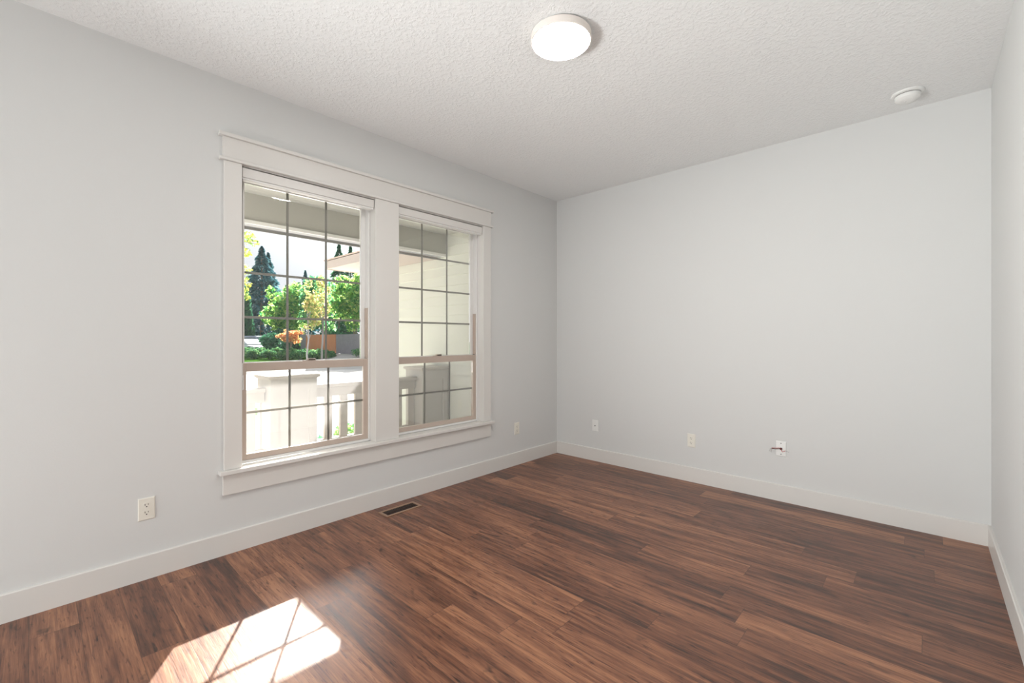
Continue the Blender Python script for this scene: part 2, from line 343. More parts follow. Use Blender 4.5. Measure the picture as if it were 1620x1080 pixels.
def shade(y0, y1, label, cord):
    s = empty('window_shade', (-0.02, (y0 + y1) / 2, 2.19)); tag(s, label, 'window shade', 'raised shades in the window heads')
    MB().box(-0.050, 0.006, y0 + 0.005, y1 - 0.005, 2.198, 2.2545).build('headrail', M['trim'], s, 0.003)
    MB().box(-0.046, 0.001, y0 + 0.006, y1 - 0.006, 2.186, 2.1975).build('bottom_rail', M['vinyl'], s, 0.002)
    if cord:
        yc = y0 + 0.006
        MB().tube([(0.001, yc, 2.188), (0.003, yc + 0.001, 1.6), (0.002, yc, 1.098)], 0.0014, 6).build('cord', M['cord'], s)
        MB().tube([(0.002, yc, 1.098), (0.002, yc, 1.03)], 0.0022, 6).build('cord', M['vinyl'], s)
        MB().lathe([(0.001, 0), (0.004, -0.006), (0.0045, -0.05), (0.006, -0.085), (0.002, -0.092)], 12, (0.004, yc + 0.001, 1.03)).build('tassel', M['vinyl'], s, smooth=True)
shade(*OY[0], 'fully raised white shade headrail with dark pull cord, in the left window', True)
shade(*OY[1], 'fully raised white shade headrail without visible cord, in the right window', False)

# ------------------------------------------------------------------ ceiling lamp, smoke detector
def lamp(x, y, label):
    t = empty('ceiling_light', (x, y, H)); tag(t, label, 'ceiling light')
    MB().lathe([(0.132, 0.0), (0.132, -0.007)], 64, (x, y, H)).build('base', M['dark'], t, smooth=True)
    MB().lathe([(0.1445, -0.0055), (0.1480, -0.008), (0.1490, -0.036), (0.1465, -0.0415), (0.1415, -0.0420), (0.1405, -0.036), (0.1405, -0.010)], 96, (x, y, H)).build('rim', M['lampring'], t, smooth=True)
    MB().lathe([(0.1400, -0.022), (0.1400, -0.0425), (0.134, -0.0445), (0.0, -0.0455)], 96, (x, y, H)).build('diffuser', M['lampglow'], t, smooth=True)
lamp(1.643, -2.131, 'round flush white ceiling light, lit')
t = empty('smoke_detector', (2.878, -0.262, H)); tag(t, 'small round white smoke detector on the ceiling near the right corner', 'smoke detector')
MB().lathe([(0.078, 0.0), (0.078, -0.007), (0.073, -0.011), (0.058, -0.012)], 48, (2.878, -0.262, H)).build('base', M['plastic'], t, smooth=True)
MB().lathe([(0.0585, -0.0120), (0.0585, -0.0165)], 48, (2.878, -0.262, H)).build('air_slot', M['gap'], t, smooth=True)
MB().lathe([(0.062, -0.0165), (0.063, -0.022), (0.060, -0.036), (0.048, -0.047), (0.026, -0.051), (0.0, -0.052)], 48, (2.878, -0.262, H)).build('cover', M['plastic'], t, smooth=True)
MB().lathe([(0.006, -0.0505), (0.006, -0.0535), (0.0, -0.0535)], 16, (2.866, -0.268, H)).build('test_button', M['platew'], t, smooth=True)

# ------------------------------------------------------------------ wall plates
def on_wall(c, u, n):       # plate-local (u along wall, v up, d out of wall) -> world
    c = Vector(c); u = Vector(u); n = Vector(n)
    return lambda a, b, d: tuple(c + u * a + Vector((0, 0, b)) + n * d)
def pbox(mb, f, a0, a1, b0, b1, d0, d1):
    pts = [f(a, b, d0) for a, b in ((a0, b0), (a1, b0), (a1, b1), (a0, b1))]
    nn = Vector(f(0, 0, 1)) - Vector(f(0, 0, 0)); mb.prism(pts, nn * (d1 - d0)); return mb
def plate(name, c, u, n, pm, label, cat, kind):
    t = empty(name, c); tag(t, label, cat); f = on_wall(c, u, n)
    hw, hh = 0.0345, 0.057
    mb = MB(); e = 0.004
    bot = [f(a, b, 0.0) for a, b in ((-hw, -hh), (hw, -hh), (hw, hh), (-hw, hh))]
    mid = [f(a, b, 0.0035) for a, b in ((-hw, -hh), (hw, -hh), (hw, hh), (-hw, hh))]
    top = [f(a, b, 0.006) for a, b in ((-hw + e, -hh + e), (hw - e, -hh + e), (hw - e, hh - e), (-hw + e, hh - e))]
    mb.v = bot + mid + top; mb.f = [(0, 1, 2, 3), (8, 9, 10, 11)] + [(i, (i + 1) % 4, 4 + (i + 1) % 4, 4 + i) for i in range(4)] + [(4 + i, 4 + (i + 1) % 4, 8 + (i + 1) % 4, 8 + i) for i in range(4)]
    mb.m = [0] * len(mb.f)
    mb.build('cover_plate', pm, t)
    def disc(a, b, r, d0, d1, m, nm, par, seg=20, sy=1.0, clip=None):
        pts = []
        for i in range(seg):
            q = 2 * math.pi * i / seg; yy = r * sy * math.sin(q)
            if clip: yy = max(-clip, min(clip, yy))
            pts.append(f(a + r * math.cos(q), b + yy, d0))
        nn = Vector(f(0, 0, 1)) - Vector(f(0, 0, 0))
        return MB().prism(pts, nn * (d1 - d0)).build(nm, m, par)
    if kind == 'duplex':
        for s in (0.0195, -0.0195):
            o = disc(0, s, 0.0172, 0.006, 0.0078, pm, 'receptacle', t, 28, clip=0.0138)
            sl = MB(); pbox(sl, f, -0.0078, -0.0054, s - 0.001, s + 0.0085, 0.0078, 0.0081); pbox(sl, f, 0.0054, 0.0076, s + 0.0004, s + 0.0078, 0.0078, 0.0081)
            sl.build('slots', M['dark'], o)
            disc(0, s - 0.0075, 0.0030, 0.0078, 0.0081, M['dark'], 'ground_hole', o, 12)
        disc(0, 0, 0.0026, 0.006, 0.0072, M['screw'] if pm is M['platew'] else M['plate'], 'screw', t, 12)
    if kind == 'coax':
        for s in (0.0415, -0.0415): disc(0, s, 0.0027, 0.006, 0.0070, M['platew'], 'screw', t, 12)
        disc(0, 0, 0.0050, 0.006, 0.0130, M['screw'], 'connector', t, 12)
    if kind == 'wires':
        for s in (0.0415, -0.0415): disc(0, s, 0.0036, 0.006, 0.0072, M['screw'], 'screw', t, 12)
        disc(0, 0, 0.0095, 0.006, 0.0066, M['dark'], 'cable_hole', t, 20)
        def wire(nm, pts, r, m):
            MB().tube([f(*p) for p in pts], r, 7).build(nm, m, t, smooth=True)
        wire('wire', [(0.002, 0.001, 0.004), (-0.012, 0.007, 0.016), (-0.032, 0.003, 0.026), (-0.058, 0.001, 0.026)], 0.0022, M['wire_red'])
        wire('wire', [(-0.002, -0.002, 0.004), (-0.014, 0.000, 0.022), (-0.036, -0.003, 0.030), (-0.062, -0.003, 0.022)], 0.0020, M['wire_dark'])
        wire('wire', [(0.001, -0.003, 0.004), (0.006, -0.012, 0.018), (0.014, -0.019, 0.024), (0.024, -0.012, 0.020), (0.030, -0.009, 0.016)], 0.0022, M['wire_red'])
        wire('wire', [(0.030, -0.009, 0.016), (0.042, -0.011, 0.014), (0.054, -0.018, 0.012)], 0.0015, M['wire_grey'])
        wire('wire', [(-0.058, 0.001, 0.026), (-0.070, -0.008, 0.020), (-0.076, -0.028, 0.012)], 0.0015, M['wire_grey'])
        wire('wire', [(-0.050, -0.002, 0.026), (-0.062, -0.014, 0.018), (-0.066, -0.036, 0.010)], 0.0013, M['wire_grey'])
plate('wall_outlet', (0, -3.503, 0.362), (0, 1, 0), (1, 0, 0), M['plate'], 'almond duplex outlet under the left end of the window wall, nearest the camera', 'outlet', 'duplex')
plate('wall_outlet', (0, -0.652, 0.357), (0, 1, 0), (1, 0, 0), M['plate'], 'almond duplex outlet between the window and the far corner', 'outlet', 'duplex')
plate('coax_wall_plate', (0.493, 0, 0.357), (1, 0, 0), (0, -1, 0), M['platew'], 'white plate with one central jack, on the far wall nearest the corner', 'wall plate', 'coax')
plate('wall_outlet', (1.465, 0, 0.357), (1, 0, 0), (0, -1, 0), M['plate'], 'almond duplex outlet in the middle of the far wall', 'outlet', 'duplex')
plate('cable_wall_plate', (2.148, 0, 0.400), (1, 0, 0), (0, -1, 0), M['platew'], 'white plate with loose red and dark wires sticking out, on the far wall', 'wall plate', 'wires')

# ------------------------------------------------------------------ floor register
t = empty('floor_vent', (0.158, -2.080, 0)); tag(t, 'bronze louvred floor vent beside the baseboard below the window', 'floor vent')
x0, x1, y0, y1 = 0.098, 0.218, -2.228, -1.932
frame_boxes(0, 1, 0, 1, 0, 0, 0, 0, 0, 1)
MB().box(x0, x1, y0, y0 + 0.02, 0, 0.005).box(x0, x1, y1 - 0.02, y1, 0, 0.005).box(x0, x0 + 0.02, y0 + 0.02, y1 - 0.02, 0, 0.005).box(x1 - 0.02, x1, y0 + 0.02, y1 - 0.02, 0, 0.005).build('flange', M['brass'], t, 0.001)
MB().box(x0 + 0.019, x1 - 0.019, y0 + 0.019, y1 - 0.019, 0.0002, 0.0010).build('duct_opening', M['dark'], t)
lv = MB()
for k in range(21):
    y = y0 + 0.026 + k * (y1 - y0 - 0.052) / 20; lv.box(x0 + 0.020, x1 - 0.020, y - 0.0014, y + 0.0014, 0.0012, 0.0040)
lv.box(0.155, 0.161, y0 + 0.02, y1 - 0.02, 0.0014, 0.0044)
lv.build('louvre', mat('vent_dark_bronze', (0.06, 0.035, 0.028), 0.5, metal=0.2), t)

# ================================================================== OUTSIDE
# porch
PZ = 0.0
tag(MB().box(-2.10, -0.15, -8.0, -0.19, -0.30, PZ).build('porch_floor', M['porch_slab']), 'pale concrete porch floor outside the windows', kind='structure')
tag(MB().box(-1.66, -0.15, -8.0, -0.19, 2.60, 2.64).build('porch_ceiling', M['porch_ceiling']), 'grey porch ceiling', kind='structure')
tag(MB().box(-1.80, -1.66, -8.0, -0.19, 2.345, 2.64).build('porch_beam', M['beam']), 'grey porch beam seen through the tops of the windows', kind='structure')
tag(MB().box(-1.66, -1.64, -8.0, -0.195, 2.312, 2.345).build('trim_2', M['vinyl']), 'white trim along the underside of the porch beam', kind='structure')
tag(MB().box(-1.80, -1.66, -8.0, -0.195, 2.322, 2.344).build('beam_shade_board', M['gutter']), 'board under the porch beam, painted dark as its shade', kind='structure')  # shade below the beam, put in as a dark coloured board
b = MB().box(-2.15, -1.80, -8.0, -0.835, 2.44, 2.455); b.build('porch_soffit', M['beam'])['kind'] = 'structure'
b = MB().prism([(-2.14, -8, 2.375), (-2.21, -8, 2.375), (-2.225, -8, 2.50), (-2.14, -8, 2.50)], (0, 7.165, 0)).build('porch_gutter', M['gutter']); tag(b, 'dark gutter along the porch eave', kind='structure')
b = MB().prism([(-2.24, -8, 2.505), (-0.16, -8, 3.30), (-0.16, -8, 3.35), (-2.24, -8, 2.55)], (0, 7.165, 0)).build('porch_roof', M['shingle']); b['kind'] = 'structure'
# wing of the house (lap siding wall to the right of the porch)
sd = MB(); lap = 0.128; z = -0.5; k = 0
while z < 2.47:
    y = -0.19
    sd.prism([(-0.15, y, z), (-0.15, y - 0.024, z), (-0.15, y - 0.003, z + lap), (-0.15, y, z + lap)], (-3.12, 0, 0)); z += lap
sd.box(-3.27, -0.15, -0.19, -0.05, -0.5, 2.60); sd.box(-3.27, -3.13, -0.05, 5.0, -0.5, 2.45)
tag(sd.build('wing_wall', M['siding']), 'pale cream lap siding wall closing the end of the porch', kind='structure')
tag(MB().box(-3.30, -3.20, -0.21, -0.12, -0.5, 2.32).build('corner_board', M['vinyl']), 'white corner board on the siding wall', kind='structure')
tag(MB().box(-3.77, -3.27, -0.835, 5.2, 2.31, 2.325).box(-3.27, -1.83, -0.835, -0.2, 2.31, 2.325).build('wing_soffit', M['soffit']), 'pale soffit under the eave of the house wing', kind='structure')
tag(MB().box(-3.79, -1.81, -0.855, -0.835, 2.30, 2.42).box(-3.79, -3.77, -0.835, 5.2, 2.30, 2.42).build('wing_fascia', M['soffit']), 'pale fascia board on the eave of the house wing', kind='structure')
sl = 0.36
rf = MB(); e0 = (-3.80, -0.865, 2.425); d = 3.2
rf.poly([e0, (-1.82, -0.865, 2.425), (-1.82, 0.2, 2.425 + 1.065 * sl), (-0.61, 0.8, 2.425 + 1.665 * sl), (-0.61, -0.865 + d, 2.425 + d * sl), (-3.80 + d, -0.865 + d, 2.425 + d * sl)])
rf.poly([e0, (-3.80 + d, -0.865 + d, 2.425 + d * sl), (-3.80, -0.865 + 2 * d, 2.425)])
o = rf.build('wing_roof', M['shingle']); so_ = o.modifiers.new('solid', 'SOLIDIFY'); so_.thickness = 0.02; so_.offset = 1
tag(o, 'pale brown hip roof of the house wing beyond the porch', kind='structure')

def pedestal(y0, y1, label):
    x0, x1 = -1.965, -1.60; zt = 0.845
    t = empty('porch_pedestal', ((x0 + x1) / 2, (y0 + y1) / 2, PZ)); tag(t, label, 'pedestal', 'square porch pedestals')
    MB().box(x0 + 0.012, x1 - 0.012, y0 + 0.012, y1 - 0.012, PZ, zt).build('body', M['porch_white'], t)
    for cx, cy in ((x0, y0), (x1, y0), (x0, y1), (x1, y1)):
        sx = 1 if cx == x0 else -1; sy = 1 if cy == y0 else -1; q = 0.075
        MB().box(cx, cx + sx * q, cy, cy + sy * 0.0119, PZ, zt).box(cx, cx + sx * 0.0119, cy + sy * 0.0119, cy + sy * q, PZ, zt).build('corner_board', M['porch_white'], t)
    q = 0.075
    for za, zb in ((PZ, 0.12), (zt - 0.12, zt)):
        MB().box(x1 - 0.0119, x1, y0 + q, y1 - q, za, zb).build('panel_rail', M['porch_white'], t)
        MB().box(x0 + q, x1 - q, y0, y0 + 0.0119, za, zb).build('panel_rail', M['porch_white'], t)
    MB().box(x0 - 0.012, x1 + 0.012, y0 - 0.012, y1 + 0.012, zt, zt + 0.010).box(x0 - 0.025, x1 + 0.025, y0 - 0.025, y1 + 0.025, zt + 0.010, zt + 0.038).build('cap', M['porch_rail'], t, 0.004)
pedestal(-2.365, -1.925, 'porch pedestal standing outside the left window, with railings on both sides')
pedestal(-0.62, -0.225, 'porch pedestal against the siding wall, seen through the right window')
def railing(y0, y1, first, label):
    xc = -1.79; t = empty('porch_railing', (xc, (y0 + y1) / 2, PZ)); tag(t, label, 'railing', 'porch railings')
    MB().box(xc - 0.075, xc + 0.075, y0, y1, 0.722, 0.760).box(xc - 0.035, xc + 0.035, y0, y1, 0.622, 0.722).build('top_rail', M['porch_rail'], t, 0.003)
    MB().box(xc - 0.035, xc + 0.035, y0, y1, 0.08, 0.165).build('bottom_rail', M['porch_rail'], t, 0.003)
    y = first
    while y + 0.085 < y1:
        if y > y0: MB().box(xc - 0.019, xc + 0.019, y, y + 0.085, 0.165, 0.622).build('baluster', M['porch_rail'], t)
        y += 0.176
railing(-1.920, -0.625, -1.885 + 0.115, 'porch railing with flat balusters between the two pedestals')
railing(-4.8, -2.370, -4.642, 'porch railing running left from the left pedestal')

# ------------------------------------------------------------------ ground
def gh(x):
    pts = [(0, -0.32), (-7.5, -0.40), (-10.2, -0.46), (-10.4, -0.52), (-21.2, -0.50), (-21.5, -0.36), (-25, -0.15), (-30, -0.05), (-38, -0.08), (-46, 0.05), (-66, 0.5), (-130, 1.2)]
    for (a, za), (b, zb) in zip(pts, pts[1:]):
        if x >= b: return za + (zb - za) * (a - x) / (a - b)
    return pts[-1][1]
def strip(name, x0, x1, y0, y1, m, label, kind='structure', dz=0.0):
    xs = [x0]; 
    for q in (-7.5, -10.2, -10.4, -21.2, -21.5, -25, -30, -38, -46, -66):
        if x1 < q < x0: xs.append(q)
    xs.append(x1); b = MB()
    for a, c in zip(xs, xs[1:]): b.poly([(a, y0, gh(a) + dz), (c, y0, gh(c) + dz), (c, y1, gh(c) + dz), (a, y1, gh(a) + dz)])
    return tag(b.build(name, m), label, kind=kind)
strip('front_walk', -2.10, -7.5, -14, -0.2, M['concrete'], 'sunlit pale concrete walk in front of the porch')
strip('driveway', -3.27, -10.2, -0.2, 14, M['concrete'], 'pale concrete driveway in front of the house wing')
strip('front_lawn', -7.5, -10.2, -14, -0.2, M['grass'], 'strip of sunlit lawn between walk and street')
strip('street', -10.2, -21.5, -30, 45, M['asphalt'], 'sun bleached street beyond the porch railing')
strip('far_lawn', -21.5, -130, -60, 90, M['grass'], 'green lawn across the street')
b = MB().poly([(-21.5, 6.9, -0.34), (-23.6, 7.7, -0.22), (-26.4, 9.2, 0.12), (-26.9, 10.6, 0.22), (-21.5, 10.2, 0.22)])
tag(b.build('far_driveway', M['concrete']), 'pale driveway across the street in front of the grey fence', kind='structure')

# ------------------------------------------------------------------ foliage
def leaves(name, blobs, n, size, m, parent, seed, flat=0.0):
    rng = random.Random(seed); v = []; f = []
    vol = [b[3] * b[4] * b[5] for b in blobs]; tot = sum(vol)
    for (cx, cy, cz, rx, ry, rz), w_ in zip(blobs, vol):
        for _ in range(max(3, int(n * w_ / tot))):
            while True:
                d = Vector((rng.uniform(-1, 1), rng.uniform(-1, 1), rng.uniform(-1, 1)))
                if 0.1 < d.length <= 1: break
            d = d.normalized() * (rng.uniform(0.45, 1.0) ** 0.6) * rng.uniform(0.8, 1.08)
            p = Vector((cx + d.x * rx, cy + d.y * ry, cz + d.z * rz))
            s = size * rng.uniform(0.55, 1.25)
            a = Vector((rng.gauss(0, 1), rng.gauss(0, 1), rng.gauss(0, 1) * (1 - flat))).normalized(); b_ = a.cross(Vector((rng.gauss(0, 1), rng.gauss(0, 1), rng.gauss(0, 1)))).normalized()
            k = len(v); v += [tuple(p - a * s), tuple(p + b_ * s * 0.55), tuple(p + a * s), tuple(p - b_ * s * 0.55)]
            f.append((k, k + 1, k + 2, k + 3))
    me = bpy.data.meshes.new(name); me.from_pydata(v, [], f); me.materials.append(m)
    o = bpy.data.objects.new(name, me); COL.objects.link(o); o.parent = parent; o.location = -parent.location
    return o
def tree(name, base, h, blobs, n, size, lm, label, cat='tree', group=None, tr=0.12, bark='bark', seed=1, lean=0.0, forks=5):
    bx, by = base; bz = gh(bx) - 0.02
    t = empty(name, (bx, by, bz)); tag(t, label, cat, group); rng = random.Random(seed * 7 + 1)
    mb = MB(); top = h * 0.85
    pts = [(bx + rng.uniform(-.04, .04) * i + lean * i / 5, by + rng.uniform(-.04, .04) * i, bz + top * i / 5) for i in range(6)]
    mb.tube(pts, [tr * (1 - 0.15 * i) for i in range(6)], 8)
    for k in range(forks):
        b_ = rng.choice(blobs); q = Vector(pts[rng.randint(1, 3)])
        e = Vector((b_[0], b_[1], b_[2])); mb.tube([q, q.lerp(e, 0.5) + Vector((0, 0, 0.1 * h * 0.3)), e], [tr * .45, tr * .3, tr * .12], 6)
    mb.build('trunk', M[bark], t, smooth=True)
    leaves('foliage', blobs, n, size, lm, t, seed)
    return t
def conifer(name, base, h, r, lm, n, label, group=None, seed=1, size=0.3, col=0.0, zb=0.0, cat='tree'):
    bx, by = base; bz = gh(bx) - 0.02
    t = empty(name, (bx, by, bz)); tag(t, label, cat, group); rng = random.Random(seed)
    MB().tube([(bx, by, bz), (bx, by, bz + h * 0.9)], [r * 0.08, r * 0.02], 8).build('trunk', M['bark'], t, smooth=True)
    v = []; f = []
    for _ in range(n):
        u = rng.random() ** 0.8; zz = zb + u * (h - zb); rr = r * ((1 - u) ** (0.9 if not col else 0.35)) * rng.uniform(0.55, 1.08)
        tier = 1 + (0.22 * math.sin(u * 60) if not col else 0)
        a = rng.uniform(0, 2 * math.pi); p = Vector((bx + rr * tier * math.cos(a), by + rr * tier * math.sin(a), bz + zz)); s = size * rng.uniform(0.6, 1.3) * (1 - 0.62 * u * (0 if col else 1))
        o_ = Vector((math.cos(a), math.sin(a), rng.uniform(-0.7, 0.1) if not col else rng.uniform(0.6, 2.0))).normalized(); b_ = o_.cross(Vector((rng.gauss(0, 1), rng.gauss(0, 1), rng.gauss(0, 1)))).normalized()
        k = len(v); v += [tuple(p - o_ * s), tuple(p + b_ * s * .5), tuple(p + o_ * s), tuple(p - b_ * s * .5)]; f.append((k, k + 1, k + 2, k + 3))
    me = bpy.data.meshes.new('foliage'); me.from_pydata(v, [], f); me.materials.append(lm)
    o = bpy.data.objects.new('foliage', me); COL.objects.link(o); o.parent = t; o.location = -t.location
    return t
def cl(cx, cy, cz, rx, ry, rz, n, seed, s=0.42):
    rng = random.Random(seed); out = []
    for _ in range(n):
        while True:
            d = Vector((rng.uniform(-1, 1), rng.uniform(-1, 1), rng.uniform(-1, 1)))
            if d.length <= 1: break
        k = rng.uniform(0.7, 1.15) * s
        out.append((cx + d.x * rx * 0.75, cy + d.y * ry * 0.75, cz + d.z * rz * 0.75, rx * k, ry * k, rz * k))
    return out
conifer('arborvitae', (-48.9, 10.7), 6.5, 1.25, L['dark'], 4500, 'tall dark green columnar evergreen behind the white car', seed=3, size=0.26, col=1)
conifer('spruce', (-64.6, 17.75), 13.6, 3.7, L['blue'], 4200, 'tall blue green spruce behind the leafy trees, the highest tree left of centre', seed=4, size=0.50, zb=0.5)
conifer('spruce', (-72.5, 21.2), 14.1, 3.0, L['blue'], 3200, 'blue green spruce just right of the tallest spruce', seed=14, size=0.50, zb=0.5)
conifer('distant_fir', (-55.0, 24.2), 14.0, 2.1, L['dark'], 2300, 'far dark fir whose tip shows above the house wing roof, left one', seed=5, size=0.42, zb=1)
conifer('distant_fir', (-59.2, 28.0), 14.8, 2.4, L['dark'], 2300, 'far dark fir whose tip shows above the house wing roof, right one', seed=6, size=0.42, zb=1)
conifer('distant_fir', (-56.6, 20.4), 9.9, 1.6, L['blue'], 1500, 'slim dark fir peeking over the crown of the large green tree', seed=8, size=0.36, zb=1)
tree('maple_tree', (-49.0, 15.8), 7.6, cl(-49.3, 15.5, 4.6, 3.4, 2.9, 3.6, 34, 21, 0.27), 4200, 0.25, L['lime'], 'broad bright green tree in the middle distance, left of the slender tree', seed=21, tr=0.22)
tree('shade_tree', (-38.5, 14.6), 7.2, cl(-38.5, 14.6, 4.5, 3.0, 2.6, 3.2, 30, 22, 0.27), 3800, 0.21, L['green'], 'deep green tree behind the slender yellowing tree', seed=22, tr=0.2)
tree('shade_tree', (-29.4, 13.1), 6.8, cl(-29.2, 13.0, 4.3, 2.3, 2.1, 3.0, 34, 23, 0.28), 4800, 0.165, L['lime'], 'large green tree overhanging the grey fence', seed=23, tr=0.2)
conifer('blue_spruce', (-26.0, 13.4), 5.0, 1.5, L['blue'], 2200, 'blue spruce at the right edge of the left window, above the grey fence', seed=9, size=0.19)
tree('japanese_maple', (-28.6, 8.05), 2.1, cl(-28.65, 8.05, 1.40, 0.95, 0.95, 0.50, 30, 24, 0.27), 1100, 0.10, L['orange'], 'small orange leaved maple standing behind the low hedge', seed=24, tr=0.05)
tree('young_tree', (-21.5, 6.2), 4.6, cl(-21.1, 6.50, 3.2, 0.85, 0.95, 1.7, 40, 25, 0.20) + cl(-21.5, 6.15, 1.9, 0.45, 0.45, 0.6, 6, 26, 0.3), 1500, 0.085, L['yellow'], 'slender young tree with yellow green leaves across the street', seed=25, tr=0.06, bark='palebark')
tree('young_tree', (-23.9, 8.05), 4.8, cl(-23.8, 8.1, 3.9, 0.8, 0.8, 1.2, 14, 27, 0.30), 500, 0.08, L['green'], 'thin pale trunked tree in front of the cedar fence', seed=27, tr=0.075, bark='palebark')
t = tree('overhanging_tree', (-7.6, -2.2), 4.6, [(-7.4, -1.9, 3.3, .9, .7, .8)], 1200, 0.045, L['lime'], 'near tree whose yellow green branch tips hang in at the left window edge', seed=28, tr=0.08, forks=0)
leaves('branch_leaves', [(-7.1, -0.98, 3.28, .28, .2, .12), (-6.98, -0.86, 3.18, .15, .1, .08), (-7.15, -1.05, 2.98, .24, .18, .12), (-7.1, -1.0, 2.62, .22, .14, .1), (-7.12, -1.02, 2.33, .24, .15, .19), (-7.08, -0.98, 2.12, .14, .1, .1)], 420, 0.042, L['yellow2'], t, 29)
mb = MB()
for e in ((-6.96, -0.84, 3.16), (-7.12, -1.0, 2.9), (-7.08, -0.98, 2.5), (-7.1, -1.0, 2.15)): mb.tube([(-7.55, -2.15, e[2] - 0.2), (-7.4, -1.6, e[2] + 0.1), e], [0.03, 0.015, 0.004], 6)
mb.build('branch', M['bark'], t, smooth=True)

def shrub(name, x, y, rx, rz, lm, n, size, label, group=None, seed=1, rs=None, z=None):
    z0 = gh(x) if z is None else z
    t = empty(name, (x, y, z0)); tag(t, label, 'shrub', group); rng = random.Random(seed)
    MB().tube([(x, y, z0 - 0.02), (x, y, z0 + rz)], [0.03, 0.015], 6).build('stem', M['bark'], t)
    bl = [(x, y, z0 + rz * 0.9, rx * 0.8, rx * 0.8, rz * 0.9)] + [(x + rng.uniform(-.5, .5) * rx, y + rng.uniform(-.5, .5) * rx, z0 + rz * rng.uniform(.6, 1.3), rx * .5, rx * .5, rz * .5) for _ in range(5)]
    leaves('foliage', bl, n, size, lm, t, seed)
names = ['leftmost juniper of the low hedge across the street', 'second juniper from the left in the low hedge', 'third juniper from the left in the low hedge', 'fourth juniper from the left in the low hedge, below the orange maple', 'fifth juniper from the left in the low hedge', 'juniper of the low hedge just left of the slender trunk', 'rightmost juniper of the low hedge, by the far driveway']
for i, (x, y) in enumerate(((-29.7, 5.0), (-28.9, 5.75), (-28.1, 6.45), (-27.3, 7.1), (-26.5, 7.75), (-25.7, 8.35), (-24.9, 8.95))):
    shrub('juniper', x, y, 0.56, 0.36, L['shrub'], 900, 0.085, names[i], 'low juniper hedge across the street', 40 + i)
back = ('first and second', 'second and third', 'third and fourth', 'fourth and fifth', 'fifth and sixth', 'sixth and seventh')
for i, (x, y) in enumerate(((-30.25, 5.75), (-29.45, 6.45), (-28.65, 7.13), (-27.85, 7.78), (-27.05, 8.42), (-26.25, 9.02))):
    shrub('juniper', x - 0.22, y + 0.09, 0.50, 0.40, L['shrub'], 800, 0.085, 'back row hedge juniper, between the ' + back[i] + ' front ones from the left', 'low juniper hedge across the street', 80 + i)
shrub('round_shrub', -35.6, 9.35, 1.2, 1.0, L['dark'], 2500, 0.10, 'big dark rounded shrub right of the parked cars', None, 50)
shrub('round_shrub', -32.9, 9.6, 0.9, 0.62, L['dark'], 1800, 0.10, 'dark shrub behind the orange maple', None, 51)
shrub('round_shrub', -22.3, 9.45, 0.42, 0.28, L['shrub'], 600, 0.05, 'small green shrub at the foot of the grey fence', None, 54, z=0.16)
shrub('porch_shrub', -2.75, -0.98, 0.30, 0.27, L['lime'], 900, 0.028, 'bright green shrub seen between the balusters', None, 52, z=-0.33)
shrub('porch_shrub', -2.85, -1.42, 0.22, 0.20, L['green'], 500, 0.025, 'smaller green shrub low between the balusters, beside the left pedestal', None, 53, z=-0.33)

for i, (x, y, q) in enumerate(((-33.6, 12.9, 'left end of the cedar stretch'), (-30.6, 15.6, 'middle of the fence, deep behind'), (-26.0, 16.0, 'right part of the grey stretch'))):
    shrub('backyard_shrub', x, y, 1.5, 1.15, L['dark'], 1800, 0.13, 'tall dark backyard shrub behind the fence, at the ' + q, 'backyard shrubs behind the fence', 60 + i)
shrub('backyard_shrub', -45.0, 13.6, 1.9, 1.3, L['dark'], 1800, 0.16, 'dark shrub under the broad green tree, left of the orange maple', None, 66)
# ------------------------------------------------------------------ fences
def fence(p0, p1, hgt, m, label, zb=None):
    gh_ = gh; ghl = (lambda x: zb) if zb is not None else gh_
    p0 = Vector((*p0, 0)); p1 = Vector((*p1, 0)); dirv = (p1 - p0).normalized(); Lh = (p1 - p0).length; nrm = Vector((dirv.y, -dirv.x, 0))
    t = empty('wooden_fence', (p0.x, p0.y, ghl(p0.x))); tag(t, label, 'fence', 'backyard fences across the street')
    pk = MB(); n = int(Lh / 0.16)
    for i in range(n):
        a = p0 + dirv * (i * 0.16 + 0.005); b_ = p0 + dirv * (i * 0.16 + 0.150); z0 = ghl(a.x) + 0.03; z1 = z0 + hgt
        q = [(a.x, a.y, z0), (b_.x, b_.y, z0), (b_.x, b_.y, z1 - 0.03), ((a.x * .3 + b_.x * .7), (a.y * .3 + b_.y * .7), z1), ((a.x * .7 + b_.x * .3), (a.y * .7 + b_.y * .3), z1), (a.x, a.y, z1 - 0.03)]
        pk.prism(q, nrm * 0.02)
    pk.build('pickets', m, t)
    rl = MB()
    for zz in (0.3, hgt - 0.25):
        c = p0 - nrm * 0.02; e_ = p1 - nrm * 0.02; rl.tube([(c.x, c.y, ghl(c.x) + zz), (e_.x, e_.y, ghl(e_.x) + zz)], 0.04, 4)
    rl.build('rails', m, t)
    for i in range(int(Lh / 2.4) + 1):
        c = p0 + dirv * min(Lh - 0.05, i * 2.4) - nrm * 0.07; zz = ghl(c.x)
        MB().box(c.x - .05, c.x + .05, c.y - .05, c.y + .05, zz, zz + hgt + 0.03).build('post', m, t)
M['cedar'] = noisebump(mat('cedar', (0.62, 0.26, 0.13), 0.8), 30, .3, .01, vary=.3); M['greywood'] = noisebump(mat('grey_wood', (0.27, 0.26, 0.30), 0.9), 30, .3, .01, vary=.35)  # orange tone for the middle fence stretch, grey for the outer two
fence((-36.0, 11.6), (-31.8, 10.35), 1.65, M['greywood'], 'dark fence stretch behind the shrubs, left of the cedar stretch')
fence((-31.7, 10.3), (-26.65, 10.24), 1.30, M['cedar'], 'reddish cedar fence stretch behind the slender trunks', 0.2)
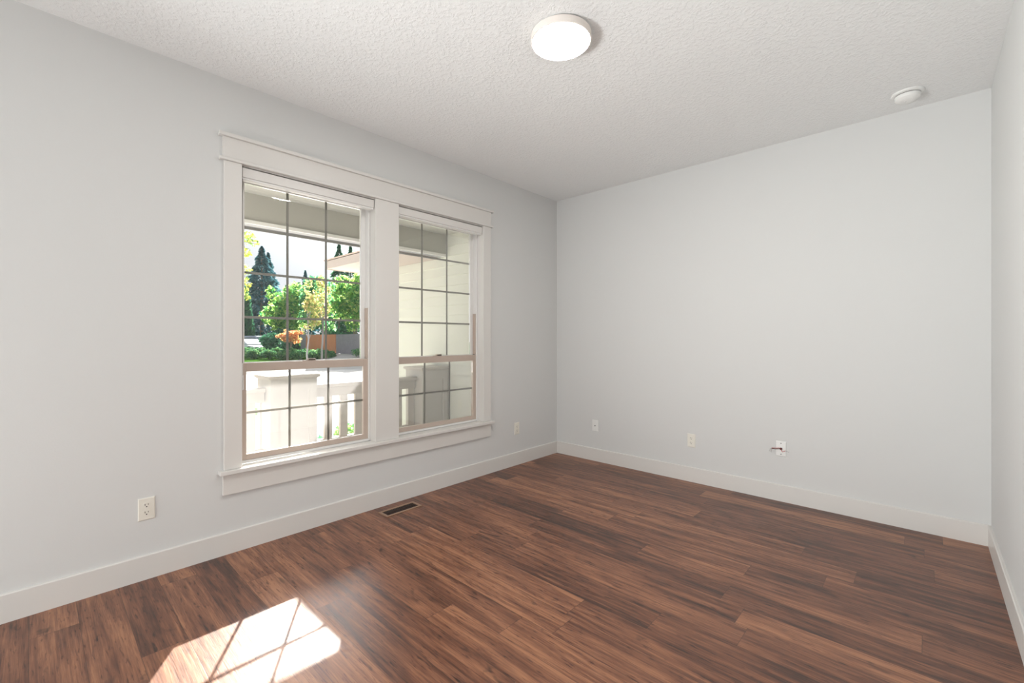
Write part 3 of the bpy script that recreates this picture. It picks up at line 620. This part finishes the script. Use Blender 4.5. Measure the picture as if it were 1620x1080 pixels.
fence((-26.6, 10.24), (-20.6, 9.87), 1.30, M['greywood'], 'grey fence stretch under the overhanging tree', 0.2)

# ------------------------------------------------------------------ cars
def car(name, x, y, rot, Lc, Wc, zr, prof_kind, paint, label):
    z0 = gh(x); t = empty(name, (x, y, z0)); tag(t, label, 'car'); t.rotation_euler = (0, 0, rot)
    if prof_kind == 'sedan':
        lower = [(-.5, .30), (-.5, .52), (-.47, .62), (-.30, .66), (.20, .64), (.42, .55), (.49, .46), (.5, .30)]
        cabin = [(-.38, .64), (-.24, .93), (-.18, 1.0), (.02, 1.0), (.08, .96), (.24, .64)]
    else:
        lower = [(-.5, .28), (-.5, .60), (-.49, .66), (-.30, .66), (.20, .64), (.44, .58), (.49, .50), (.5, .28)]
        cabin = [(-.48, .64), (-.46, .95), (-.42, 1.0), (.04, 1.0), (.10, .96), (.22, .64)]
    bm = bmesh.new()
    def loft(pr, ws):
        rings = []
        for s in (-1, 1):
            rings.append([bm.verts.new((px * Lc, s * ws(pz) * Wc / 2, pz * zr)) for px, pz in pr])
        n = len(pr); bm.faces.new(rings[0]); bm.faces.new(rings[1][::-1])
        for i in range(n):
            j = (i + 1) % n; bm.faces.new((rings[0][j], rings[0][i], rings[1][i], rings[1][j]))
    loft(lower, lambda z: 1.0 if z < .6 else 0.95); loft(cabin, lambda z: 0.95 - 0.22 * max(0, (z - .64) / .36))
    bmesh.ops.recalc_face_normals(bm, faces=bm.faces)
    me = bpy.data.meshes.new('body'); bm.to_mesh(me); bm.free(); me.materials.append(paint)
    o = bpy.data.objects.new('body', me); COL.objects.link(o); o.parent = t
    bv = o.modifiers.new('bevel', 'BEVEL'); bv.width = 0.06; bv.segments = 3; bv.limit_method = 'ANGLE'; bv.angle_limit = R(25)
    gl = MB()
    cb = cabin; k0, k1 = cb[-2], cb[-1]
    def pt(p, s, o_=0.0): wv = 0.95 - 0.22 * max(0, (p[1] - .64) / .36); return (p[0] * Lc + o_, s * (wv - 0.08) * Wc / 2, p[1] * zr)
    a = (k0[0] + .006, k0[1] - .03); b_ = (k1[0] - .02, k1[1] + .05)
    gl.prism([pt(a, -1, .02), pt(a, 1, .02), pt(b_, 1, .03), pt(b_, -1, .03)], (0.02, 0, 0.008))
    gl.build('windscreen', M['car_glass'], t, world=False)
    for s in (-1, 1):
        sg = MB(); q = [(cb[0][0] + .06, .69), (cb[1][0] + .035, .93), (cb[-2][0] - .02, .93), (cb[-1][0] - .05, .69)]
        pts = [(p[0] * Lc, s * ((0.95 - 0.22 * (p[1] - .64) / .36) * Wc / 2 + 0.004), p[1] * zr) for p in q]
        sg.prism(pts, (0, s * 0.008, 0)); sg.build('side_window', M['car_glass'], t, world=False)
        hl = MB().box(.455 * Lc, .50 * Lc + .01, s * Wc * .30, s * Wc * .47, .44 * zr, .52 * zr); hl.build('headlight', M['chrome'], t, 0.02, world=False)
    MB().box(.49 * Lc, .50 * Lc + .015, -Wc * .24, Wc * .24, .38 * zr, .50 * zr).build('grille', M['dark'], t, 0.01, world=False)
    for px in (-.31, .32):
        for s in (-1, 1):
            wl = MB().lathe([(0.0, -.11), (.30, -.11), (.33, -.08), (.33, .08), (.30, .11), (0.0, .11)], 24, (px * Lc, s * (Wc / 2 - .10), .33), Matrix.Rotation(R(90), 3, 'X')).build('wheel', M['tyre'], t, smooth=True, world=False)
            MB().lathe([(0.0, -.125), (.19, -.125), (.2, -.10), (.2, .10), (.19, .125), (0.0, .125)], 16, (px * Lc, s * (Wc / 2 - .10), .33), Matrix.Rotation(R(90), 3, 'X')).build('hubcap', M['chrome'], wl, world=False)
    return t
car('parked_sedan', -39.2, 8.5, R(18), 4.5, 1.8, 1.25, 'sedan', M['car_white'], 'white car parked in front, partly hidden by the low hedge')
car('parked_suv', -43.0, 10.7, R(14), 4.6, 1.85, 1.50, 'suv', M['car_blue'], 'taller blue grey vehicle parked behind the white car')
